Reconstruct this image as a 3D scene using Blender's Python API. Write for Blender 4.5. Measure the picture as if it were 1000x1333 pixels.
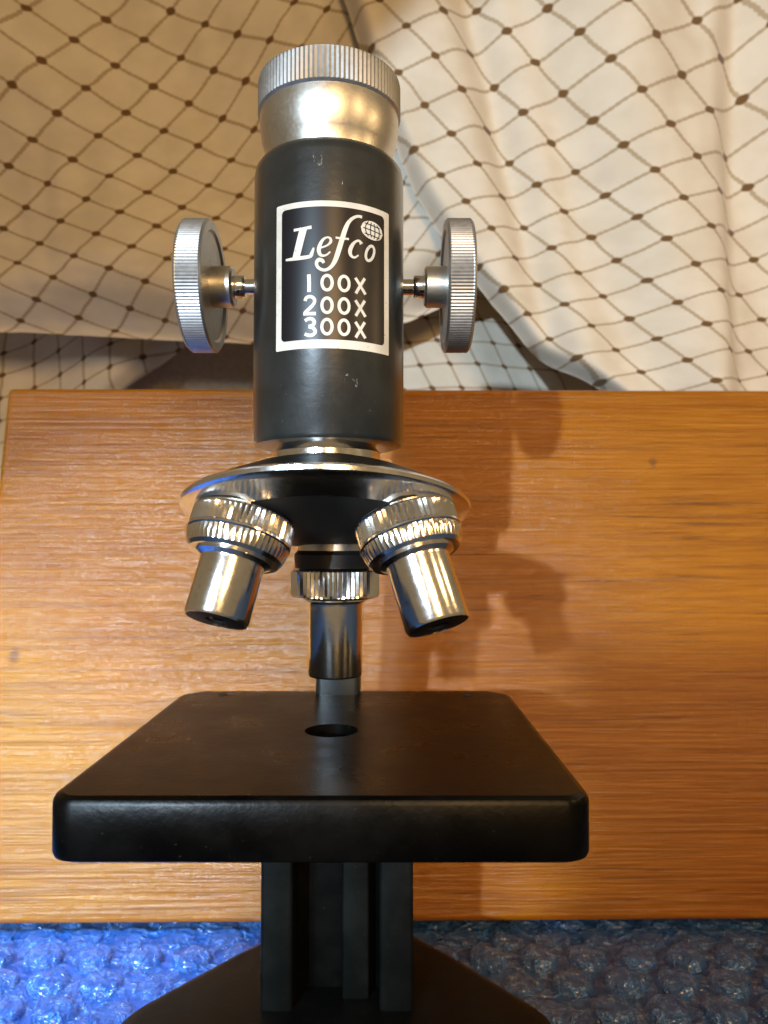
import bpy, bmesh, math, random
from mathutils import Matrix, Vector, noise

random.seed(7)
for o in list(bpy.data.objects):
    bpy.data.objects.remove(o)
scene = bpy.context.scene
col = scene.collection
MM = 0.001
H = 104.0                      # camera height above the table in millimetres
R = math.radians

# ------------------------------------------------------------------ camera
cam_d = bpy.data.cameras.new('camera')
cam = bpy.data.objects.new('camera', cam_d)
col.objects.link(cam)
cam.location = (0, 0, H * MM)
cam.rotation_euler = (R(90) + math.atan(0.0345), 0, 0)
cam_d.sensor_fit = 'HORIZONTAL'
cam_d.sensor_width = 36
cam_d.lens = 36
cam_d.clip_start = 0.005
cam_d.clip_end = 20
cam_d.dof.use_dof = True
cam_d.dof.focus_distance = 0.122
cam_d.dof.aperture_fstop = 48
scene.camera = cam

# ------------------------------------------------------------------ ambient light of the room
world = bpy.data.worlds.new('World')
scene.world = world
world.use_nodes = True
bg = world.node_tree.nodes['Background']
bg.inputs[0].default_value = (1.0, 0.74, 0.42, 1)
bg.inputs[1].default_value = 0.20

scene.view_settings.view_transform = 'Standard'
scene.view_settings.look = 'None'
scene.view_settings.exposure = 0
scene.view_settings.gamma = 1
scene.view_settings.use_curve_mapping = False


def aim(o, target):
    d = Vector(target) - o.location
    o.rotation_euler = d.to_track_quat('-Z', 'Y').to_euler()


def light(name, kind, loc, target, power, colour, **kw):
    d = bpy.data.lights.new(name, kind)
    d.energy = power
    d.color = colour
    for k, v in kw.items():
        setattr(d, k, v)
    o = bpy.data.objects.new(name, d)
    col.objects.link(o)
    o.location = [c * MM for c in loc]
    aim(o, [c * MM for c in target])
    return o


# cool daylight from one window at the front left, split into two spot cones with edges shaped as shade: throws the microscope's shadow to the right
light('cool_window_lamp', 'SPOT', (-325, -780, 250), (90, 250, 196), 40.0, (0.64, 0.82, 1.0),
      shadow_soft_size=0.010, spot_size=R(13.1), spot_blend=0.025)
light('cool_window_lamp', 'SPOT', (-325, -780, 250), (-52, 210, 44), 26.0, (0.70, 0.85, 1.0),
      shadow_soft_size=0.010, spot_size=R(10.7), spot_blend=0.04)
# warm household lamps behind and to the right of the camera
light('warm_lamp', 'AREA', (150, -700, 330), (0, 230, 110), 3.6, (1.0, 0.61, 0.25), shape='DISK', size=0.26)
light('warm_lamp', 'AREA', (330, -160, 270), (-20, 200, 100), 0.25, (1.0, 0.66, 0.32), shape='DISK', size=0.06)
light('warm_lamp', 'AREA', (400, 30, 240), (-40, 190, 110), 0.15, (1.0, 0.66, 0.32), shape='DISK', size=0.06)
# blue fills added from the left: glare on the board, narrow spot on the wrap
light('blue_fill_lamp', 'AREA', (-290, -290, 165), (-100, 205, 50), 0.16, (0.60, 0.83, 1.0), shape='RECTANGLE',
      size=0.16, size_y=0.16, spread=R(23))
light('blue_fill_lamp', 'SPOT', (-230, 40, 380), (-104, 186, 0), 20.0, (0.22, 0.55, 1.0),
      shadow_soft_size=0.02, spot_size=R(19), spot_blend=0.5)


# ------------------------------------------------------------------ materials
class NT:
    def __init__(self, name):
        self.m = bpy.data.materials.new(name)
        self.m.use_nodes = True
        self.t = self.m.node_tree
        self.t.nodes.clear()
        self.out = self.t.nodes.new('ShaderNodeOutputMaterial')
        self.p = self.t.nodes.new('ShaderNodeBsdfPrincipled')
        self.link(self.p.outputs[0], self.out.inputs[0])

    def link(self, a, b):
        self.t.links.new(a, b)

    def put(self, sock, v):
        if hasattr(v, 'is_output'):
            self.link(v, sock)
        elif isinstance(v, (tuple, list)) and len(v) == 3 and sock.type == 'RGBA':
            sock.default_value = (*v, 1)
        else:
            sock.default_value = v

    def n(self, kind, **kw):
        nd = self.t.nodes.new(kind)
        for k, v in kw.items():
            setattr(nd, k, v)
        return nd

    def math(self, op, a, b=0.0, c=None):
        nd = self.n('ShaderNodeMath', operation=op)
        self.put(nd.inputs[0], a)
        self.put(nd.inputs[1], b)
        if c is not None:
            self.put(nd.inputs[2], c)
        return nd.outputs[0]

    def ramp(self, f, a, b, lo=0.0, hi=1.0):
        nd = self.n('ShaderNodeMapRange', interpolation_type='SMOOTHSTEP')
        self.put(nd.inputs[0], f)
        nd.inputs[1].default_value = a
        nd.inputs[2].default_value = b
        nd.inputs[3].default_value = lo
        nd.inputs[4].default_value = hi
        return nd.outputs[0]

    def mix(self, f, a, b, mode='MIX'):
        nd = self.n('ShaderNodeMix', data_type='RGBA', blend_type=mode)
        self.put(nd.inputs[0], f)
        self.put(nd.inputs[6], a)
        self.put(nd.inputs[7], b)
        return nd.outputs[2]

    def coord(self, which='Object', scale=(1, 1, 1), loc=(0, 0, 0)):
        tc = self.n('ShaderNodeTexCoord')
        mp = self.n('ShaderNodeMapping')
        mp.inputs['Scale'].default_value = scale
        mp.inputs['Location'].default_value = loc
        self.link(tc.outputs[which], mp.inputs[0])
        return mp.outputs[0]

    def noise(self, vec, scale=1.0, detail=4.0, rough=0.55, dist=0.0):
        nd = self.n('ShaderNodeTexNoise')
        self.link(vec, nd.inputs['Vector'])
        nd.inputs['Scale'].default_value = scale
        nd.inputs['Detail'].default_value = detail
        nd.inputs['Roughness'].default_value = rough
        nd.inputs['Distortion'].default_value = dist
        return nd.outputs[0]

    def bump(self, h, strength=0.3, dist=0.0005):
        nd = self.n('ShaderNodeBump')
        nd.inputs['Strength'].default_value = strength
        nd.inputs['Distance'].default_value = dist
        self.link(h, nd.inputs['Height'])
        self.link(nd.outputs[0], self.p.inputs['Normal'])

    def set(self, **kw):
        names = dict(col='Base Color', rough='Roughness', metal='Metallic', spec='Specular IOR Level',
                     coat='Coat Weight', coatr='Coat Roughness', ior='IOR', aniso='Anisotropic',
                     trans='Transmission Weight', alpha='Alpha', sheen='Sheen Weight')
        for k, v in kw.items():
            self.put(self.p.inputs[names[k]], v)
        return self


def mat_chrome(name, base, rough, amount=0.05):
    t = NT(name)
    c = t.coord('Object', (1, 1, 1))
    big = t.noise(c, 140, 3)
    fine = t.noise(c, 1500, 3)
    t.set(metal=1.0, col=t.mix(t.ramp(t.noise(c, 420, 5, 0.7), 0.58, 0.72, 0, 0.5), t.mix(t.ramp(big, 0.4, 0.75), base, tuple(v * 0.86 for v in base)), tuple(v * k for v, k in zip(base, (0.62, 0.56, 0.46)))),
          rough=t.ramp(fine, 0.3, 0.8, rough, rough + amount))
    t.bump(t.noise(c, 700, 2), 0.04, 0.0004)
    return t.m


def mat_enamel(name, base, rough, chips=0.0, coat=0.0, spec=0.5):
    t = NT(name)
    c = t.coord('Object')
    peel = t.noise(c, 900, 2)
    cloud = t.noise(c, 120, 4)
    colour = t.mix(t.ramp(cloud, 0.35, 0.7), base, tuple(v * 1.5 + 0.002 for v in base))
    if chips:
        sc = t.coord('Object', (1, 1, 0.35))
        f = t.noise(sc, 620, 5, 0.7, 0.6)
        zone = t.noise(c, 95, 1)
        sp = t.n('ShaderNodeSeparateXYZ')
        t.link(c, sp.inputs[0])
        belt = t.math('MULTIPLY', t.ramp(sp.outputs[2], 0.116, 0.121), t.ramp(sp.outputs[2], 0.128, 0.137, 1, 0))
        scuff = t.noise(t.coord('Object', (1, 1, 0.6), (0.01, 0.02, 0)), 780, 4, 0.75, 1.2)
        chip = t.math('MULTIPLY', t.ramp(f, 0.68, 0.74), t.ramp(zone, 0.55, 0.64))
        chip = t.math('MAXIMUM', chip, t.math('MULTIPLY', t.ramp(scuff, 0.665, 0.75), t.math('MULTIPLY', belt, 0.7)))
        colour = t.mix(t.math('MULTIPLY', chip, chips), colour, (0.5, 0.47, 0.4))
    dust = t.noise(c, 2200, 3)
    colour = t.mix(t.ramp(dust, 0.70, 0.8, 0, 0.35), colour, (0.16, 0.14, 0.11))
    t.set(col=colour, rough=t.ramp(cloud, 0.3, 0.75, rough, rough + 0.1), coat=coat, coatr=0.25, spec=spec)
    t.bump(peel, 0.10, 0.0003)
    return t.m


def mat_plain(name, base, rough, metal=0.0):
    t = NT(name)
    c = t.coord('Object')
    f = t.noise(c, 400, 4)
    t.set(col=t.mix(t.ramp(f, 0.35, 0.7), base, tuple(v * 0.8 for v in base)), rough=rough, metal=metal)
    return t.m


def mat_wood():
    t = NT('varnished_wood')
    tone = t.noise(t.coord('Object', (7, 7, 30)), 1, 4, 0.6, 0.6)
    band = t.noise(t.coord('Object', (4, 4, 150), (2, 0, 5)), 1, 3, 0.6, 0.3)
    grain = t.noise(t.coord('Object', (13, 13, 560)), 1, 7, 0.74, 0.35)
    fine = t.noise(t.coord('Object', (34, 34, 1500)), 1, 4, 0.65, 0.2)
    pores = t.noise(t.coord('Object', (26, 26, 1000), (3, 1, 7)), 1, 4, 0.6, 0.3)
    rare = t.noise(t.coord('Object', (16, 16, 60), (1, 4, 2)), 1, 2)
    c = t.mix(t.ramp(tone, 0.3, 0.72), (0.31, 0.094, 0.001), (0.42, 0.143, 0.002))
    c = t.mix(t.ramp(band, 0.45, 0.75, 0, 0.45), c, (0.26, 0.078, 0.001))
    c = t.mix(t.ramp(grain, 0.44, 0.66, 0, 0.72), c, (0.20, 0.056, 0.001))
    c = t.mix(t.ramp(fine, 0.46, 0.64, 0, 0.55), c, (0.46, 0.180, 0.006))
    c = t.mix(t.math('MULTIPLY', t.ramp(pores, 0.58, 0.68, 0, 0.85), t.ramp(rare, 0.40, 0.62, 0.15, 1.0)), c, (0.12, 0.035, 0.004))
    # two small knots
    geo = t.n('ShaderNodeTexCoord').outputs['Object']
    for kx, kz, r in ((0.0800, 0.1250, 0.0016), (-0.1030, 0.0690, 0.0022), (-0.012, 0.130, 0.002)):
        v = t.n('ShaderNodeVectorMath', operation='SUBTRACT')
        t.link(geo, v.inputs[0])
        v.inputs[1].default_value = (kx, 0, kz)
        s = t.n('ShaderNodeVectorMath', operation='MULTIPLY')
        t.link(v.outputs[0], s.inputs[0])
        s.inputs[1].default_value = (1.0, 0.0, 0.7)
        ln = t.n('ShaderNodeVectorMath', operation='LENGTH')
        t.link(s.outputs[0], ln.inputs[0])
        wob = t.math('ADD', ln.outputs['Value'], t.math('MULTIPLY', t.math('SUBTRACT', fine, 0.5), 0.0016))
        c = t.mix(t.ramp(wob, r * 0.3, r, 0.75, 0), c, (0.15, 0.05, 0.012))
    t.set(col=c, rough=t.ramp(grain, 0.3, 0.8, 0.13, 0.27), spec=0.55)
    h = t.math('ADD', t.math('MULTIPLY', grain, 0.8), t.math('MULTIPLY', pores, -0.6))
    h = t.math('ADD', h, t.math('MULTIPLY', fine, 0.35))
    t.bump(h, 0.45, 0.0011)
    return t.m


def mat_cloth():
    t = NT('lattice_cloth')
    tc = t.n('ShaderNodeTexCoord').outputs['UV']
    wob = t.n('ShaderNodeTexNoise')
    t.link(tc, wob.inputs['Vector'])
    wob.inputs['Scale'].default_value = 1.1
    wob.inputs['Detail'].default_value = 2
    add = t.n('ShaderNodeVectorMath', operation='MULTIPLY_ADD')
    t.link(wob.outputs['Color'], add.inputs[0])
    add.inputs[1].default_value = (0.12, 0.12, 0)
    t.link(tc, add.inputs[2])
    sep = t.n('ShaderNodeSeparateXYZ')
    t.link(add.outputs[0], sep.inputs[0])
    du = t.math('ABSOLUTE', t.math('SUBTRACT', t.math('FRACT', sep.outputs[0]), 0.5))
    dv = t.math('ABSOLUTE', t.math('SUBTRACT', t.math('FRACT', sep.outputs[1]), 0.5))
    # the thread is a fine zigzag stitch
    zig = t.math('MULTIPLY', t.math('SUBTRACT', t.math('PINGPONG', t.math('MULTIPLY', sep.outputs[1], 14.0), 1.0), 0.5), 0.016)
    zig2 = t.math('MULTIPLY', t.math('SUBTRACT', t.math('PINGPONG', t.math('MULTIPLY', sep.outputs[0], 14.0), 1.0), 0.5), 0.016)
    lu = t.ramp(t.math('ADD', du, zig), 0.024, 0.054, 1, 0)
    lv = t.ramp(t.math('ADD', dv, zig2), 0.024, 0.054, 1, 0)
    line = t.math('MAXIMUM', lu, lv)
    rad = t.math('SQRT', t.math('ADD', t.math('POWER', du, 2.0), t.math('POWER', dv, 2.0)))
    rad = t.math('ADD', rad, t.math('MULTIPLY', t.math('SUBTRACT', t.noise(tc, 9, 2), 0.5), 0.05))
    dot = t.ramp(rad, 0.085, 0.125, 1, 0)
    weave = t.noise(tc, 70, 3, 0.7)
    cloud = t.noise(tc, 0.8, 3)
    base = t.mix(t.ramp(cloud, 0.3, 0.7), (0.66, 0.59, 0.47), (0.75, 0.68, 0.56))
    base = t.mix(t.ramp(weave, 0.35, 0.7, 0, 0.3), base, (0.50, 0.42, 0.31))
    c = t.mix(t.math('MULTIPLY', line, t.ramp(weave, 0.3, 0.6, 0.5, 0.85)), base, (0.33, 0.235, 0.125))
    c = t.mix(t.math('MULTIPLY', dot, 0.93), c, (0.13, 0.062, 0.014))
    t.set(col=c, rough=0.85, spec=0.15, sheen=0.15)
    h = t.math('ADD', t.math('MULTIPLY', weave, 0.7), t.math('MULTIPLY', t.math('MAXIMUM', line, dot), 0.8))
    t.bump(h, 0.35, 0.0004)
    return t.m


def mat_plastic_film():
    t = NT('clear_plastic_film')
    c = t.coord('Object')
    f = t.noise(c, 95, 2, 0.5, 3.0)
    g = t.noise(c, 230, 2, 0.5, 3.0)
    ridge = t.math('ABSOLUTE', t.math('SUBTRACT', g, 0.5))
    t.set(col=t.mix(t.ramp(ridge, 0.0, 0.03, 0.6, 0), (0.04, 0.22, 0.72), (0.55, 0.68, 0.85)), rough=0.16, spec=1.0, ior=1.75, alpha=t.ramp(f, 0.40, 0.65, 0.40, 0.85), coat=1.0, coatr=0.10)
    t.bump(t.math('SUBTRACT', f, t.math('MULTIPLY', ridge, 0.8)), 1.0, 0.0032)
    return t.m


def mat_print():
    t = NT('label_white')
    c = t.coord('Object')
    cloud = t.noise(c, 260, 4)
    worn = t.noise(c, 1300, 4, 0.7)
    col_ = t.mix(t.ramp(cloud, 0.35, 0.7), (0.80, 0.78, 0.70), (0.66, 0.63, 0.54))
    col_ = t.mix(t.ramp(worn, 0.62, 0.74, 0, 0.75), col_, (0.10, 0.09, 0.08))
    t.set(col=col_, rough=t.ramp(cloud, 0.3, 0.7, 0.32, 0.5))
    t.bump(worn, 0.2, 0.0001)
    return t.m


M = dict(
    chrome=mat_chrome('nickel_plate', (0.92, 0.89, 0.84), 0.15),
    satin=mat_chrome('satin_nickel', (0.74, 0.70, 0.62), 0.34, 0.06),
    alu=mat_chrome('machined_aluminium', (0.56, 0.56, 0.55), 0.44, 0.10),
    enamel=mat_enamel('black_enamel', (0.010, 0.012, 0.012), 0.30, 0.9, 0.9),
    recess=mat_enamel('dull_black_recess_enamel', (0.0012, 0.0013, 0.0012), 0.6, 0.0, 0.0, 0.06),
    pillar=mat_enamel('dull_black_enamel', (0.003, 0.004, 0.004), 0.42, 0.0, 0.0, 0.14),
    gloss=mat_enamel('gloss_black_enamel', (0.0012, 0.0010, 0.0008), 0.26, 0.35, 0.0, 0.12),
    black=mat_plain('black_paint', (0.004, 0.004, 0.004), 0.5),
    labelblack=mat_plain('label_black', (0.006, 0.005, 0.008), 0.35),
    white=mat_print(),
    lens=mat_plain('dark_lens', (0.01, 0.008, 0.006), 0.12),
    wood=mat_wood(), cloth=mat_cloth(), film=mat_plastic_film(),
    table=mat_plain('blue_table', (0.015, 0.11, 0.46), 0.6),
    tan=mat_plain('tan_wall', (0.55, 0.44, 0.31), 0.9),
)


# ------------------------------------------------------------------ helpers
def obj(name, verts, faces, material, parent=None, smooth=True, sharp=35, mat=None, uvs=None):
    """verts in millimetres, optional matrix (millimetres) applied before scaling to metres"""
    me = bpy.data.meshes.new(name)
    if mat is not None:
        verts = [mat @ Vector(v) for v in verts]
    me.from_pydata([(v[0] * MM, v[1] * MM, v[2] * MM) for v in verts], [], faces)
    bm = bmesh.new()
    bm.from_mesh(me)
    bmesh.ops.recalc_face_normals(bm, faces=bm.faces)
    bm.to_mesh(me)
    bm.free()
    me.materials.append(material)
    if uvs is not None:
        ul = me.uv_layers.new(name='UVMap')
        for lp in me.loops:
            ul.data[lp.index].uv = uvs[lp.vertex_index]
    if smooth:
        me.polygons.foreach_set('use_smooth', [True] * len(me.polygons))
        me.set_sharp_from_angle(angle=R(sharp))
    o = bpy.data.objects.new(name, me)
    col.objects.link(o)
    if parent is not None:
        o.parent = parent
    return o


def empty(name, label, cat, group=None):
    o = bpy.data.objects.new(name, None)
    col.objects.link(o)
    o.empty_display_size = 0.02
    o['label'] = label
    o['category'] = cat
    if group:
        o['group'] = group
    return o


def lathe(profile, seg=72):
    """profile of (r, z[, knurl depth]); returns verts, faces round the z axis"""
    vs, fs, rows = [], [], []
    for p in profile:
        r, z = p[0], p[1]
        k = p[2] if len(p) > 2 else 0
        if r < 1e-6:
            rows.append([len(vs)])
            vs.append((0, 0, z))
            continue
        row = []
        for j in range(seg):
            a = 2 * math.pi * j / seg
            rr = r - (k if j % 2 else 0)
            row.append(len(vs))
            vs.append((rr * math.cos(a), rr * math.sin(a), z))
        rows.append(row)
    for a, b in zip(rows, rows[1:]):
        if len(a) == 1 and len(b) == 1:
            continue
        for j in range(seg):
            k = (j + 1) % seg
            if len(a) == 1:
                fs.append((a[0], b[j], b[k]))
            elif len(b) == 1:
                fs.append((a[j], a[k], b[0]))
            else:
                fs.append((a[j], a[k], b[k], b[j]))
    return vs, fs


def frame(origin, zaxis, xhint=(1, 0, 0)):
    z = Vector(zaxis).normalized()
    x = Vector(xhint)
    x = (x - z * x.dot(z)).normalized()
    y = z.cross(x)
    m = Matrix((x, y, z)).transposed().to_4x4()
    m.translation = Vector(origin)
    return m


def rbox(x0, x1, y0, y1, z0, z1, b=0.6):
    """box with bevelled edges"""
    bm = bmesh.new()
    bmesh.ops.create_cube(bm, size=1)
    for v in bm.verts:
        v.co = Vector(((x0 + x1) / 2 + v.co.x * (x1 - x0), (y0 + y1) / 2 + v.co.y * (y1 - y0), (z0 + z1) / 2 + v.co.z * (z1 - z0)))
    if b:
        bmesh.ops.bevel(bm, geom=bm.edges[:] + bm.verts[:], offset=b, segments=3, profile=0.5, affect='EDGES')
    bm.verts.index_update()
    vs = [tuple(v.co) for v in bm.verts]
    fs = [tuple(v.index for v in f.verts) for f in bm.faces]
    bm.free()
    return vs, fs


def prism(outline_fn, levels):
    """stack of outlines; outline_fn(inset) gives the plan, levels are (inset, z)"""
    vs, fs, rows = [], [], []
    for ins, z in levels:
        pts = outline_fn(ins)
        rows.append(list(range(len(vs), len(vs) + len(pts))))
        vs += [(p[0], p[1], z) for p in pts]
    n = len(rows[0])
    for a, b in zip(rows, rows[1:]):
        for j in range(n):
            k = (j + 1) % n
            fs.append((a[j], a[k], b[k], b[j]))
    return vs, fs, rows


def rounded(points, radii, seg=8):
    """round the corners of a plan polygon given counter-clockwise"""
    out = []
    n = len(points)
    for i in range(n):
        p = Vector(points[i])
        a = (Vector(points[i - 1]) - p).normalized()
        b = (Vector(points[(i + 1) % n]) - p).normalized()
        half = math.acos(max(-1, min(1, a.dot(b)))) / 2
        r = radii[i]
        d = r / math.tan(half)
        c = p + (a + b).normalized() * (r / math.sin(half))
        s, e = p + a * d, p + b * d
        a0 = math.atan2(s.y - c.y, s.x - c.x)
        a1 = math.atan2(e.y - c.y, e.x - c.x)
        while a1 < a0:
            a1 += 2 * math.pi
        if a1 - a0 > math.pi:
            a1 -= 2 * math.pi
        for k in range(seg + 1):
            t = a0 + (a1 - a0) * k / seg
            out.append((c.x + r * math.cos(t), c.y + r * math.sin(t)))
    return out


# ------------------------------------------------------------------ the setting
v, f = rbox(-420, 420, -60, 520, -20, 0, 0)
table = obj('table', v, f, M['table'], smooth=False)
table['kind'] = 'structure'
table['label'] = 'blue tabletop under the bubble wrap'
v, f = rbox(-520, 520, 368, 383, 0.5, 480, 0)
wall = obj('wall', v, f, M['tan'], smooth=False)
wall['kind'] = 'structure'
wall['label'] = 'plain tan surface behind the draped cloth'

# bubble wrap: film plus single bubbles
wrap = empty('bubble_wrap', 'crinkled clear bubble wrap lying on the table under the microscope', 'bubble wrap')
nx, ny = 150, 60
vs, fs = [], []
for iy in range(ny + 1):
    for ix in range(nx + 1):
        x = -190 + 380 * ix / nx
        y = 70 + 175 * iy / ny
        z = 0.9 + 0.9 * noise.noise(Vector((x * 0.09, y * 0.09, 3))) + 0.5 * noise.noise(Vector((x * 0.3, y * 0.3, 9)))
        vs.append((x, y, max(0.35, z)))
for iy in range(ny):
    for ix in range(nx):
        a = iy * (nx + 1) + ix
        fs.append((a, a + 1, a + nx + 2, a + nx + 1))
obj('film', vs, fs, M['film'], wrap, sharp=180)
bubble_meshes = []
for k in range(5):
    vs, fs = lathe([(4.9, 0.6), (4.8, 1.8), (4.2, 2.9), (2.8, 3.5), (0, 3.65)], 14)
    out = []
    for (x, y, z) in vs:
        d = noise.noise(Vector((x * 0.35 + k * 9, y * 0.35, z * 0.3 + k)))
        e = noise.noise(Vector((x * 0.8 + k * 5, y * 0.8, 2.0 + k)))
        out.append((x * (1 + 0.06 * d), y * (1 + 0.06 * e), max(0.5, z * (1 + 0.28 * d) + 0.35 * e * (z > 1))))
    ob = obj('bubble', out, fs, M['film'], wrap, sharp=70)
    bubble_meshes.append(ob.data)
    bpy.data.objects.remove(ob)
for r_ in range(11):
    for c_ in range(25):
        x = -150 + c_ * 12.1 + (6.05 if r_ % 2 else 0)
        y = 118 + r_ * 10.5
        if y > 246:
            continue
        b = bpy.data.objects.new('bubble', random.choice(bubble_meshes))
        col.objects.link(b)
        b.parent = wrap
        squash = 1.0
        if -52 < x + 9 < 52 and y < 186 or 196 < y < 232:   # pressed flat by the microscope's foot and the board
            squash = 0.5
        b.location = (x * MM, y * MM, 0)
        b.rotation_euler = (0, 0, random.uniform(0, 6.28))
        b.scale = (1, 1, squash * random.uniform(0.85, 1.0))

# leaning wooden board
board = empty('wooden_board', 'orange brown varnished wooden board leaning behind the microscope', 'board')
lean = math.atan2(25.0, 146.0)
v, f = rbox(-112.5, 190, 0, 12, 0, 148, 1.6)
panel = obj('panel', v, f, M['wood'], board)
board.location = (0, 0.2050, 0.0033)
board.rotation_euler = (-lean, 0, R(0.7))

# ------------------------------------------------------------------ draped cloth
POLY = dict(
    right=(265, 60, 100, ((4.2426, -4.3566, 0.5837, 1.1868, 0.2295, 0.0997), (-3.2505, 2.8358, -0.3491, 2.9303, -0.3985, -0.2972))),
    left=(285, -80, 110, ((4.7648, -3.0935, 0.4368, 3.101, -0.29, 0.4686), (3.4667, -4.5288, 0.6712, -1.3708, 0.0187, 0.2788))),
)


def lattice(kind, X, U):
    """lattice coordinates of the woven pattern at a point of the flat cloth (linear beyond the fitted patch)"""
    Z, cx, cy, cs = POLY[kind]
    x, u = (X - cx) / 50, (U - cy) / 50
    xc, uc = max(-1.3, min(1.5, x)), max(-1.3, min(1.25, u))
    r = []
    for c in cs:
        g = c[0] + c[1] * uc + c[2] * uc * uc + c[3] * xc + c[4] * xc * uc + c[5] * xc * xc
        gx = c[3] + c[4] * uc + 2 * c[5] * xc
        gu = c[1] + 2 * c[2] * uc + c[4] * xc
        r.append(g + gx * (x - xc) + gu * (u - uc) + 0.5)
    return tuple(r)


def curve(pts, x):
    if x <= pts[0][0]:
        a, b = pts[0], pts[1]
    elif x >= pts[-1][0]:
        a, b = pts[-2], pts[-1]
    else:
        for a, b in zip(pts, pts[1:]):
            if x <= b[0]:
                break
    return a[1] + (b[1] - a[1]) * (x - a[0]) / (b[0] - a[0])


def sm(x):
    x = max(0.0, min(1.0, x))
    return x * x * (3 - 2 * x)


def drape(name, nu, nv, point, uv, label):
    """point(s, t) -> (X, Z, U) in millimetres, U measured from the camera's height"""
    vs, fs, uvs = [], [], []
    for j in range(nv + 1):
        for i in range(nu + 1):
            s, t = i / nu, j / nv
            X, Z, U = point(s, t)
            Z += 0.9 * noise.noise(Vector((X * 0.11, U * 0.07, 11))) + 0.45 * noise.noise(Vector((X * 0.05 + U * 0.16, U * 0.22, 17)))
            vs.append((X, Z, H + U))
            uvs.append(uv(s, t, X, U))
    for j in range(nv):
        for i in range(nu):
            a = j * (nu + 1) + i
            fs.append((a, a + 1, a + nu + 2, a + nu + 1))
    o = obj(name, vs, fs, M['cloth'], cloth, sharp=180, uvs=uvs)
    md = o.modifiers.new('thickness', 'SOLIDIFY')
    md.thickness = 0.0006
    o['label'] = label
    return o


cloth = empty('draped_cloth', 'cream cloth with brown lattice and dots draped in folds behind the board', 'cloth')

# fold hanging on the right, its hem running down diagonally
HEM_R = [(-10, 120), (40, 92), (51, 80), (69, 53), (82, 42), (95, 32), (110, 21), (127, 11.5), (143, 5), (161, -2), (200, -14)]


def right_pt(s, t):
    U = -60 + 290 * t
    x0 = curve(HEM_R, U)
    X = x0 + (240 - x0) * s ** 1.25
    d = X - x0
    Z = 266 + 0.05 * (U - 60)
    Z += 5.5 * math.sin((X + 0.25 * U) * 0.085) * sm(d / 40) + 2.4 * noise.noise(Vector((X * 0.02, U * 0.012, 1.5)))
    Z += 1.3 * noise.noise(Vector((X * 0.06, U * 0.04, 4.5)))
    Z += 6 * math.exp(-((X + 0.22 * U - 74) / 7) ** 2) - 4 * math.exp(-((X + 0.22 * U - 86) / 8) ** 2)
    Z += 14 * sm((X - 0.04 * U - 112) / 16)
    Z += 10 * (1 - sm(d / 7)) ** 2
    return X, Z, U


# broad fold on the left, belly curling under at its lower hem
HEM_L = [(-160, 82), (-145, 82), (-100, 80), (-70, 78.5), (-45, 77), (-20, 79), (10, 86), (30, 95), (60, 110)]


def left_pt(s, t):
    X = -190 + 240 * s
    u0 = curve(HEM_L, X)
    U = u0 + (240 - u0) * t ** 1.3
    d = U - u0
    Z = 288 + 0.04 * d
    Z += 16 * (1 - sm(d / 26)) ** 2
    Z += 4.5 * math.sin(X * 0.05 + U * 0.03) * sm(d / 30) + 3 * noise.noise(Vector((X * 0.02, U * 0.02, 7)))
    Z += 1.2 * noise.noise(Vector((X * 0.07, U * 0.05, 2)))
    return X, Z, U


# strip of the cloth showing below the left fold
def strip_pt(s, t):
    U = -104.0 + 215 * t
    x1 = curve([(-110, -185), (50, -128), (64, -119), (75, -106), (90, -90), (130, -50)], U)
    X = -260 + (x1 + 260) * s
    d = x1 - X
    Z = 338 + 5 * math.sin(X * 0.09 + U * 0.04) + 8 * (1 - sm(d / 10)) ** 2 + 2 * noise.noise(Vector((X * 0.03, U * 0.03, 5)))
    return X, Z, U


# cloth hanging deeper behind the knob on the right
def deep_pt(s, t):
    U = -103.5 + 260 * t
    X = -8 + 210 * s
    Z = 335 + 6 * math.sin(X * 0.07 + 1 + U * 0.02) + 2 * noise.noise(Vector((X * 0.03, U * 0.03, 8)))
    return X, Z, U


drape('drape', 170, 140, right_pt, lambda s, t, X, U: lattice('right', X, U), 'pale cloth fold hanging on the right with a diagonal hem')
drape('drape', 170, 120, left_pt, lambda s, t, X, U: lattice('left', X, U), 'tan shaded cloth fold on the left with a sagging lower hem')
drape('drape', 60, 60, strip_pt, lambda s, t, X, U: (X / 12.5, (U - X * 0.47) / 10.5), 'shaded strip of cloth below the left fold')
drape('drape', 60, 60, deep_pt, lambda s, t, X, U: (U / 10.1, (X + U * 0.5) / 12.1), 'shadowed cloth behind the right focus knob')

# ------------------------------------------------------------------ the microscope
XC, YC = -9.6, 133.0           # optical axis
scope = empty('microscope', 'black and chrome toy microscope with three objectives and a white bordered label', 'microscope')
scope.location = (0, 0, 0)


def up(u):
    return H + u


# foot
def foot_plan(ins):
    p = [(-47 + ins, 88 + ins), (47 - ins, 88 + ins), (42 - ins, 150), (26 - ins, 170), (15 - ins, 184 - ins),
         (-15 + ins, 184 - ins), (-26 + ins, 170), (-42 + ins, 150)]
    return [(x - 9, y) for x, y in rounded(p, [12, 12, 10, 8, 3, 3, 8, 10], 6)]


v, f, rows = prism(foot_plan, [(1.0, 3.4), (0, 4.2), (0, 9.0), (0.5, 11.0), (1.6, 12.6), (3.2, 13.7), (5.5, 14.3)])
f.append(tuple(rows[0]))
f.append(tuple(rows[-1]))
obj('foot', v, f, M['pillar'], scope)

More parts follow.
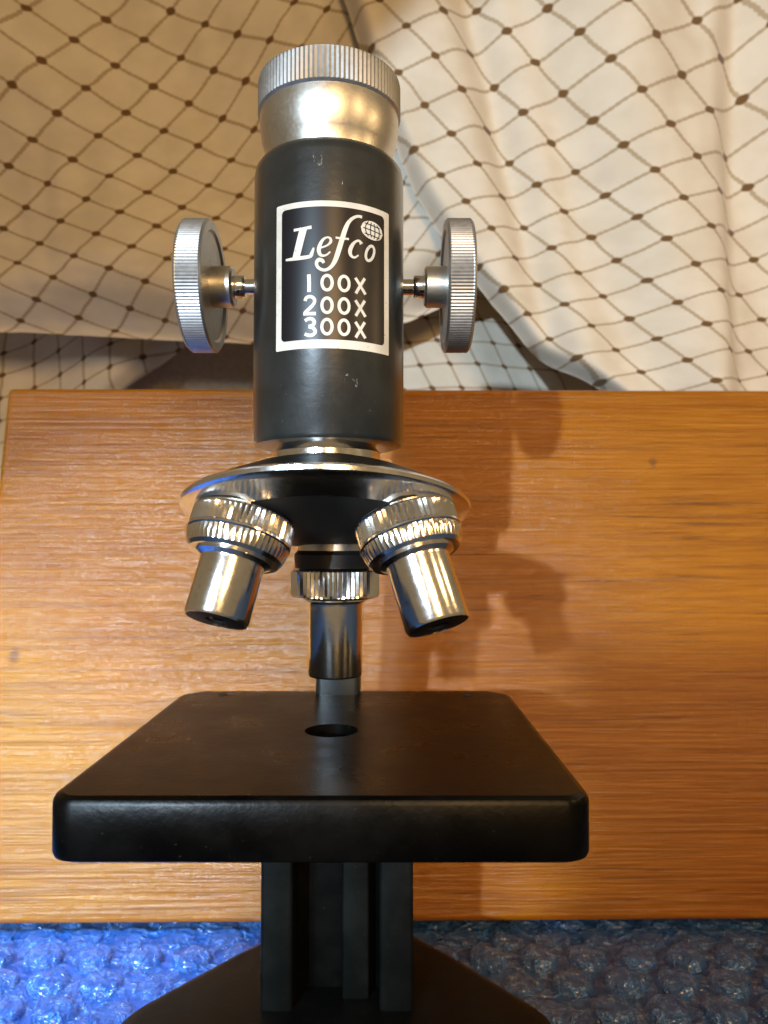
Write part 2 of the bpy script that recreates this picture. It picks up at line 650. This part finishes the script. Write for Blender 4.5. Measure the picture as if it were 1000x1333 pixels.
# pillar below the stage: a channel with two flanges and a recessed web
for x0, x1 in ((-23.6, -17.4), (-0.9, 5.6)):
    v, f = rbox(x0, x1, 149, 168, 13.4, up(-41), 0.8)
    obj('pillar_flange', v, f, M['pillar'], scope)
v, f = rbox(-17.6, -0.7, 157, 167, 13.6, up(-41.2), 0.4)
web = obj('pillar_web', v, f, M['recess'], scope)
v, f = rbox(-8.2, -2.9, 153, 157.3, 13.8, up(-41.4), 0.5)
obj('pillar_rib', v, f, M['pillar'], scope)

# arm rising behind the stage to the tube
v, f = rbox(XC - 4.9, XC + 4.5, 163, 176, up(-44), up(58), 1.2)
arm = obj('arm', v, f, M['enamel'], scope)
v, f = rbox(XC - 4.6, XC + 4.6, 144.5, 163.5, up(22), up(56), 0.8)
obj('rack_housing', v, f, M['enamel'], arm)

# stage with a hole
SX = -8.2


def stage_plan(ins):
    p = [(-35 + ins, 98.5 + ins), (35 - ins, 98.5 + ins), (35 - ins, 163.5), (31 - ins * .5, 168 - ins), (-31 + ins * .5, 168 - ins), (-35 + ins, 163.5)]
    return [(x + SX, y) for x, y in rounded(p, [3.6 - ins * 0.6, 3.6 - ins * 0.6, 2, 2.5, 2.5, 2], 8)]


TOP = up(-32.9)
v, f, rows = prism(stage_plan, [(0.9, TOP - 8.4), (0.2, TOP - 8.0), (0, TOP - 7.4), (0, TOP - 1.0), (0.3, TOP - 0.35), (1.1, TOP)])
f.append(tuple(rows[0]))
bm = bmesh.new()
bv = [bm.verts.new(p) for p in v]
for q in f:
    bm.faces.new([bv[i] for i in q])
hole = []
hr, hx, hy = 4.6, XC + 0.6, YC
ring = [bm.verts.new((hx + hr * math.cos(2 * math.pi * i / 32), hy + hr * math.sin(2 * math.pi * i / 32), TOP)) for i in range(32)]
low = [bm.verts.new((hx + hr * math.cos(2 * math.pi * i / 32), hy + hr * math.sin(2 * math.pi * i / 32), TOP - 7)) for i in range(32)]
edges = [bm.edges.new((ring[i], ring[(i + 1) % 32])) for i in range(32)]
bm.edges.ensure_lookup_table()
outer = [bm.edges.get((bv[rows[-1][i]], bv[rows[-1][(i + 1) % len(rows[-1])]])) for i in range(len(rows[-1]))]
bmesh.ops.triangle_fill(bm, edges=outer + edges, use_beauty=True)
for i in range(32):
    bm.faces.new((ring[i], low[i], low[(i + 1) % 32], ring[(i + 1) % 32]))
bm.faces.new(low)
for fc in [fc for fc in bm.faces if all(vt in ring for vt in fc.verts)]:
    bm.faces.remove(fc)
bm.verts.index_update()
v = [tuple(p.co) for p in bm.verts]
f = [tuple(p.index for p in fc.verts) for fc in bm.faces]
bm.free()
stage = obj('stage', v, f, M['gloss'], scope, sharp=28)
for pl in stage.data.polygons:          # the plate is dead flat
    if abs(pl.normal.z) > 0.999:
        pl.use_smooth = False
for px_, py_ in ((-34.0, 163.0), (17.6, 163.0)):
    vv, ff = lathe([(0, 0.25), (0.9, 0.2), (1.1, -0.2)], 14)
    obj('pin', vv, ff, M['black'], stage, mat=Matrix.Translation((px_, py_, TOP)))

# body tube
T0, T1 = up(15.6), up(64.8)
v, f = lathe([(0, T0 + 1), (8.0, T0 + 1), (8.0, T0), (11.6, T0), (12.6, T0 + 0.35), (13.0, T0 + 1.1), (13.0, T1 - 2.6), (12.8, T1 - 1.4), (12.2, T1 - 0.5), (11.2, T1), (0, T1)], 96)
tube = obj('body_tube', v, f, M['enamel'], scope, mat=Matrix.Translation((XC, YC, 0)))

# eyepiece
v, f = lathe([(0, T1 - 1), (10.5, T1 - 1), (10.5, T1 + 0.8), (11.2, T1 + 2.4), (11.8, T1 + 4.4), (12.1, T1 + 6.4), (12.15, T1 + 8.2), (12.1, T1 + 8.8), (0, T1 + 8.8)], 96)
eye = obj('eyepiece', v, f, M['satin'], scope, mat=Matrix.Translation((XC, YC, 0)))
E0 = T1 + 8.5
v, f = lathe([(0, E0), (11.9, E0), (12.5, E0 + 0.5), (12.5, E0 + 0.7, 0.18), (12.5, E0 + 5.6, 0.18), (12.4, E0 + 6.0), (11.6, E0 + 6.6), (9, E0 + 7.0), (8.4, E0 + 5.8), (0, E0 + 5.4)], 200)
obj('knurled_ring', v, f, M['alu'], eye, sharp=20, mat=Matrix.Translation((XC, YC, 0)))

# chrome neck between tube and nosepiece
v, f = lathe([(0, up(7.5)), (8.4, up(7.5)), (8.4, up(12.3)), (8.9, up(12.9)), (8.9, up(14.3)), (8.2, up(15.2)), (8.0, up(16.4)), (0, up(16.4))], 72)
obj('neck', v, f, M['chrome'], scope, mat=Matrix.Translation((XC, YC - 4, 0)))

# focus knobs on one shaft
KZ, KY = up(46.3), 140.0
v, f = lathe([(0, -22), (1.45, -22), (1.45, 22), (0, 22)], 32)
obj('focus_shaft', v, f, M['chrome'], scope, mat=frame((XC, KY, KZ), (1, 0, 0), (0, 1, 0)))
for s in (-1, 1):
    fr = frame((XC - (0.7 if s < 0 else 0.2), KY, KZ), (s, 0, 0), (0, 1, 0))
    kn = 11.9
    v, f = lathe([(0, 21.2), (9.6, 21.2), (10.0, 20.8), (11.5, 20.8), (kn, 21.15), (kn, 21.3, 0.13), (kn, 25.0, 0.13), (kn, 25.2), (11.5, 25.6), (9.5, 25.6), (9.0, 25.1), (0, 25.1)], 260)
    k = obj('focus_knob', v, f, M['alu'], scope, sharp=20, mat=fr)
    v, f = lathe([(0, 17.2), (3.3, 17.2), (3.75, 17.6), (3.75, 21.3), (0, 21.3)], 48)
    obj('hub', v, f, M['satin'], k, mat=fr)
    v, f = lathe([(0, 15.2), (1.9, 15.2), (2.1, 15.5), (2.1, 17.3), (0, 17.3)], 32)
    obj('collar', v, f, M['chrome'], k, mat=fr)

# revolving nosepiece, axis leaning so that its front edge is high
AL = R(13)
axis = Vector((0, -math.sin(AL), -math.cos(AL)))        # points down and towards the viewer
RO = 12.8
OX = -9.0
work = Vector((0, 0, -1))
back = (work - axis * math.cos(AL)).normalized()         # direction in the disc's plane towards the working objective
C = Vector((OX, YC, up(4.4))) - Vector((0, back.y, 0)) * RO
nose_m = frame(C, -axis, (1, 0, 0))
v, f = lathe([(0, 7.0), (6.5, 7.0), (9.5, 6.3), (14, 4.6), (18.5, 2.4), (21.3, 0.75)], 96)
dome = obj('nosepiece', v, f, M['gloss'], scope, mat=nose_m)
v, f = lathe([(21.2, 0.85), (22.1, 0.55), (22.5, 0.1), (22.4, -0.45), (21.9, -0.8), (20.6, -1.0), (18.0, -1.7), (16.6, -2.4)], 128)
obj('rim', v, f, M['chrome'], dome, mat=nose_m)
v, f = lathe([(16.8, -2.3), (12, -3.3), (6, -4.0), (0, -4.3)], 96)
obj('underside', v, f, M['black'], dome, mat=nose_m)

for k, (ang, length) in enumerate(((0, 19.2), (120, 16.6), (-120, 16.6))):
    q = Matrix.Rotation(R(ang), 4, axis)
    rad = q @ back
    d = q @ work
    o = C + rad * RO + axis * 1.6 + Vector((0.6 if k == 0 else 0.5 if rad.x > 0 else -0.2, 0, 0))
    if rad.x > 0.3:
        d = (d + Vector((0.085, 0, 0))).normalized()
    fr = frame(o, d, (1, 0, 0))
    v, f = lathe([(0, -1.5), (6.4, -1.5), (6.4, 2.2), (0, 2.2)], 48)
    ob = obj('objective', v, f, M['satin'], scope, mat=fr)
    ob['label'] = ('working objective upright over the stage', 'spare objective tilted to one side', 'spare objective tilted to one side')[k]
    if k == 0:
        z0 = 4.9
        v, f = lathe([(6.4, 2.0), (7.1, z0 - 2.2), (6.9, z0)], 48)
        obj('collar', v, f, M['black'], ob, mat=fr)
        pr = [(0, z0), (7.3, z0), (7.6, z0 + 0.4), (7.6, z0 + 0.6, 0.34), (7.6, z0 + 4.4, 0.34), (7.5, z0 + 4.9), (6.6, z0 + 5.3), (0, z0 + 5.3)]
        z1 = z0 + 5.3
    else:
        z0 = 1.2
        pr = [(0, z0), (7.2, z0), (7.6, z0 + 0.4), (7.6, z0 + 0.6, 0.28), (7.6, z0 + 3.2, 0.28), (7.7, z0 + 3.4), (7.7, z0 + 3.7), (7.55, z0 + 3.9, 0.16), (7.4, z0 + 5.0, 0.16), (7.0, z0 + 6.0), (6.6, z0 + 6.5), (0, z0 + 6.5)]
        z1 = z0 + 6.5
    v, f = lathe(pr, 116)
    obj('knurled_ring', v, f, M['chrome'], ob, sharp=20, mat=fr)
    ze = z1 + (13.2 if k == 0 else 10.6 if rad.x > 0 else 9.4)
    v, f = lathe([(0, z1 - 0.3), (5.6, z1 - 0.3), (5.6, z1 + 0.3), (4.75, z1 + 0.8), (4.65, z1 + 1.2), (4.65, ze - 0.4), (4.45, ze), (4.3, ze), (4.3, ze - 0.3)], 64)
    obj('barrel', v, f, M['chrome'], ob, mat=fr)
    v, f = lathe([(4.34, ze - 0.12), (4.1, ze - 0.04), (1.6, ze - 0.04), (1.3, ze - 0.5), (0, ze - 0.5)], 40)
    face = obj('front_cap', v, f, M['black'], ob, mat=fr)
    v, f = lathe([(1.4, ze - 0.45), (0.9, ze - 0.2), (0, ze - 0.1)], 24)
    obj('lens', v, f, M['lens'], ob, mat=fr)

# ------------------------------------------------------------------ the label, wrapped round the tube
RT = 13.0


def wrap_pt(s, u, lift):
    a = s / 13.05
    r = RT + lift
    return (XC + r * math.sin(a), YC - r * math.cos(a), up(u))


def round_rect(s0, s1, u0, u1, r, n=6):
    pts = []
    for cx, cy, a0 in ((s1 - r, u1 - r, 0), (s0 + r, u1 - r, 90), (s0 + r, u0 + r, 180), (s1 - r, u0 + r, 270)):
        for k in range(n + 1):
            a = R(a0 + 90 * k / n)
            pts.append((cx + r * math.cos(a), cy + r * math.sin(a)))
    return pts


def patch(name, s0, s1, u0, u1, lift, material, parent, r=0.0, n=40):
    """curved patch cut in columns so that it follows the tube; corners rounded by r"""
    vs, fs = [], []
    for i in range(n + 1):
        t = i / n
        t = 0.5 - 0.5 * math.cos(math.pi * t)
        s = s0 + (s1 - s0) * t
        d = min(s - s0, s1 - s)
        c = r - math.sqrt(max(0, r * r - (r - d) ** 2)) if d < r else 0
        vs += [wrap_pt(s, u0 + c, lift), wrap_pt(s, u1 - c, lift)]
    for i in range(n):
        fs.append((2 * i, 2 * i + 2, 2 * i + 3, 2 * i + 1))
    return obj(name, vs, fs, material, parent)


label = patch('name_label', -8.3, 12.0, 29.95, 53.55, 0.05, M['white'], scope, 0.25)
label['label'] = 'black name label with a white border'
patch('label_panel', -7.15, 10.75, 31.35, 52.6, 0.10, M['labelblack'], label, 0.7)


def ribbon(name, pts, lift, material, parent, closed=False):
    """flat stroke of varying width; pts (s, u, width)"""
    # smooth the polyline
    P = [Vector(p) for p in pts]
    fine = []
    n = len(P)
    if n > 3:
        m = n if closed else n - 1
        for i in range(m):
            if closed:
                a, b, c, d = P[(i - 1) % n], P[i], P[(i + 1) % n], P[(i + 2) % n]
            else:
                a, b, c, d = P[max(0, i - 1)], P[i], P[i + 1], P[min(n - 1, i + 2)]
            for k in range(4):
                t = k / 4
                fine.append(0.5 * ((2 * b) + (c - a) * t + (2 * a - 5 * b + 4 * c - d) * t * t + (3 * b - a - 3 * c + d) * t ** 3))
        if not closed:
            fine.append(P[-1])
    else:
        fine = P
    vs, fs = [], []
    m = len(fine)
    for i, p in enumerate(fine):
        q0 = fine[(i - 1) % m] if closed else fine[max(0, i - 1)]
        q1 = fine[(i + 1) % m] if closed else fine[min(m - 1, i + 1)]
        t = Vector((q1.x - q0.x, q1.y - q0.y)).normalized()
        nrm = Vector((-t.y, t.x))
        w = p.z / 2
        vs += [wrap_pt(p.x + nrm.x * w, p.y + nrm.y * w, lift), wrap_pt(p.x - nrm.x * w, p.y - nrm.y * w, lift)]
    for i in range(m if closed else m - 1):
        j = (i + 1) % m
        fs.append((2 * i, 2 * j, 2 * j + 1, 2 * i + 1))
    return vs, fs


def glyph(name, strokes, material=None, lift=0.15):
    vs, fs = [], []
    for k, (pts, closed) in enumerate(strokes):
        a, b = ribbon(name, pts, lift + 0.012 * k, None, None, closed)
        o = len(vs)
        vs += a
        fs += [tuple(i + o for i in q) for q in b]
    return obj(name, vs, fs, material or M['white'], label, smooth=False)


def oval(s, u, rx, ry, w, slant=0.0, n=20, tilt=0.0):
    p = []
    for i in range(n):
        t = 2 * math.pi * i / n
        x, y = rx * math.cos(t), ry * math.sin(t)
        x, y = x * math.cos(tilt) - y * math.sin(tilt), x * math.sin(tilt) + y * math.cos(tilt)
        p.append((s + x + y * slant, u + y, w))
    return p


glyph('letter', [([(-3.18, 49.24, 1.23), (-3.72, 47.3, 1.23), (-4.46, 44.5, 1.23)], False),
                 ([(-4.85, 49.07, 0.44), (-3.35, 49.12, 0.44), (-1.86, 49.28, 0.54)], False),
                 ([(-6.29, 44.46, 0.34), (-4.46, 44.45, 0.59), (-2.24, 44.55, 0.59), (-1.82, 45.04, 0.59), (-1.51, 45.96, 0.29)], False)])
glyph('letter', [([(-0.42, 45.91, 0.29), (0.55, 46.28, 0.29), (1.15, 46.86, 0.44), (1.1, 47.42, 0.39), (0.59, 47.59, 0.29), (-0.05, 47.21, 0.44), (-0.51, 46.4, 0.59), (-0.7, 45.58, 0.64), (-0.51, 44.88, 0.54), (0.0, 44.64, 0.39), (0.6, 44.84, 0.29), (1.1, 45.31, 0.24)], False)])
glyph('letter', [([(6.28, 51.45, 0.49), (5.56, 51.46, 0.44), (4.72, 51.03, 0.49), (3.99, 50.23, 0.59), (3.45, 49.04, 0.73), (3.0, 47.58, 0.78), (2.51, 45.9, 0.78), (1.98, 44.23, 0.73), (1.43, 43.15, 0.59), (0.67, 42.48, 0.49), (-0.13, 42.4, 0.49), (-0.83, 42.83, 0.49), (-1.06, 43.49, 0.54), (-0.74, 44.0, 0.64), (-0.18, 43.9, 0.59), (0.1, 43.48, 0.44)], False),
                 ([(1.93, 47.6, 0.34), (2.98, 47.53, 0.34), (4.05, 47.55, 0.34)], False)])
glyph('letter', [([(6.18, 47.07, 0.64), (5.77, 47.52, 0.39), (5.14, 47.28, 0.39), (4.58, 46.59, 0.59), (4.24, 45.65, 0.64), (4.44, 44.92, 0.49), (5.02, 44.72, 0.34), (5.67, 45.19, 0.24)], False)])
glyph('letter', [(oval(7.76, 45.87, 0.72, 1.25, 0.47, 0.28), True)])
for u, x0 in ((40.35, 40.27), (36.75, 36.66), (33.35, 33.19)):
    glyph('numeral', [(oval(0.61, u, 0.8, 1.16, 0.49), True)])
    glyph('numeral', [(oval(3.3, u, 0.8, 1.16, 0.49), True)])
    glyph('letter', [([(5.15, x0 + 1.2, 0.49), (6.01, x0, 0.49), (6.9, x0 - 1.24, 0.49)], False),
                     ([(6.77, x0 + 1.33, 0.49), (5.96, x0, 0.49), (5.21, x0 - 1.31, 0.49)], False)])
glyph('numeral', [([(-2.28, 41.73, 0.6), (-2.21, 40.37, 0.6), (-2.22, 38.92, 0.6)], False)])
glyph('numeral', [([(-2.89, 37.52, 0.54), (-2.65, 38.02, 0.54), (-2.1, 38.17, 0.54), (-1.56, 37.96, 0.54), (-1.32, 37.44, 0.54), (-1.63, 36.8, 0.54), (-2.33, 36.13, 0.54), (-2.93, 35.66, 0.5)], False),
                  ([(-3.15, 35.48, 0.54), (-1.97, 35.46, 0.54), (-1.13, 35.43, 0.54)], False)])
glyph('numeral', [([(-2.88, 34.35, 0.54), (-2.33, 34.64, 0.54), (-1.69, 34.57, 0.54), (-1.36, 34.09, 0.54), (-1.64, 33.59, 0.54), (-2.3, 33.43, 0.5)], False),
                  ([(-2.3, 33.36, 0.5), (-1.59, 33.17, 0.54), (-1.21, 32.6, 0.54), (-1.54, 32.1, 0.54), (-2.2, 31.99, 0.54), (-2.92, 32.26, 0.54)], False)])

# globe emblem: white oval crossed by dark meridians and parallels
GS, GU, GX, GY, GT = 8.2, 49.65, 2.15, 1.5, -0.1
vs, fs = [], []
n = 24
for i in range(-8, 9):
    x = i / 8
    h = math.sqrt(max(0, 1 - x * x))
    for y in (-h, h):
        s_, u_ = GX * x, GY * y
        vs.append(wrap_pt(GS + s_ * math.cos(GT) - u_ * math.sin(GT), GU + s_ * math.sin(GT) + u_ * math.cos(GT), 0.15))
for i in range(16):
    fs.append((2 * i, 2 * i + 2, 2 * i + 3, 2 * i + 1))
obj('globe', vs, fs, M['white'], label, smooth=False)
lines = []
for k in (-0.55, 0.0, 0.55):
    w = math.sqrt(1 - k * k) * 0.82
    lines.append(([(GS + GX * x * w * math.cos(GT), GU + GY * k + GX * x * w * math.sin(GT), 0.15) for x in (-1, -0.5, 0, 0.5, 1)], False))
for k in (-0.62, -0.2, 0.2, 0.62):
    lines.append(([(GS + GX * k * math.sqrt(1 - y * y), GU + GY * y + GX * k * math.sin(GT), 0.15) for y in (-0.8, -0.4, 0, 0.4, 0.8)], False))
glyph('globe_grid', lines, M['labelblack'], 0.18)
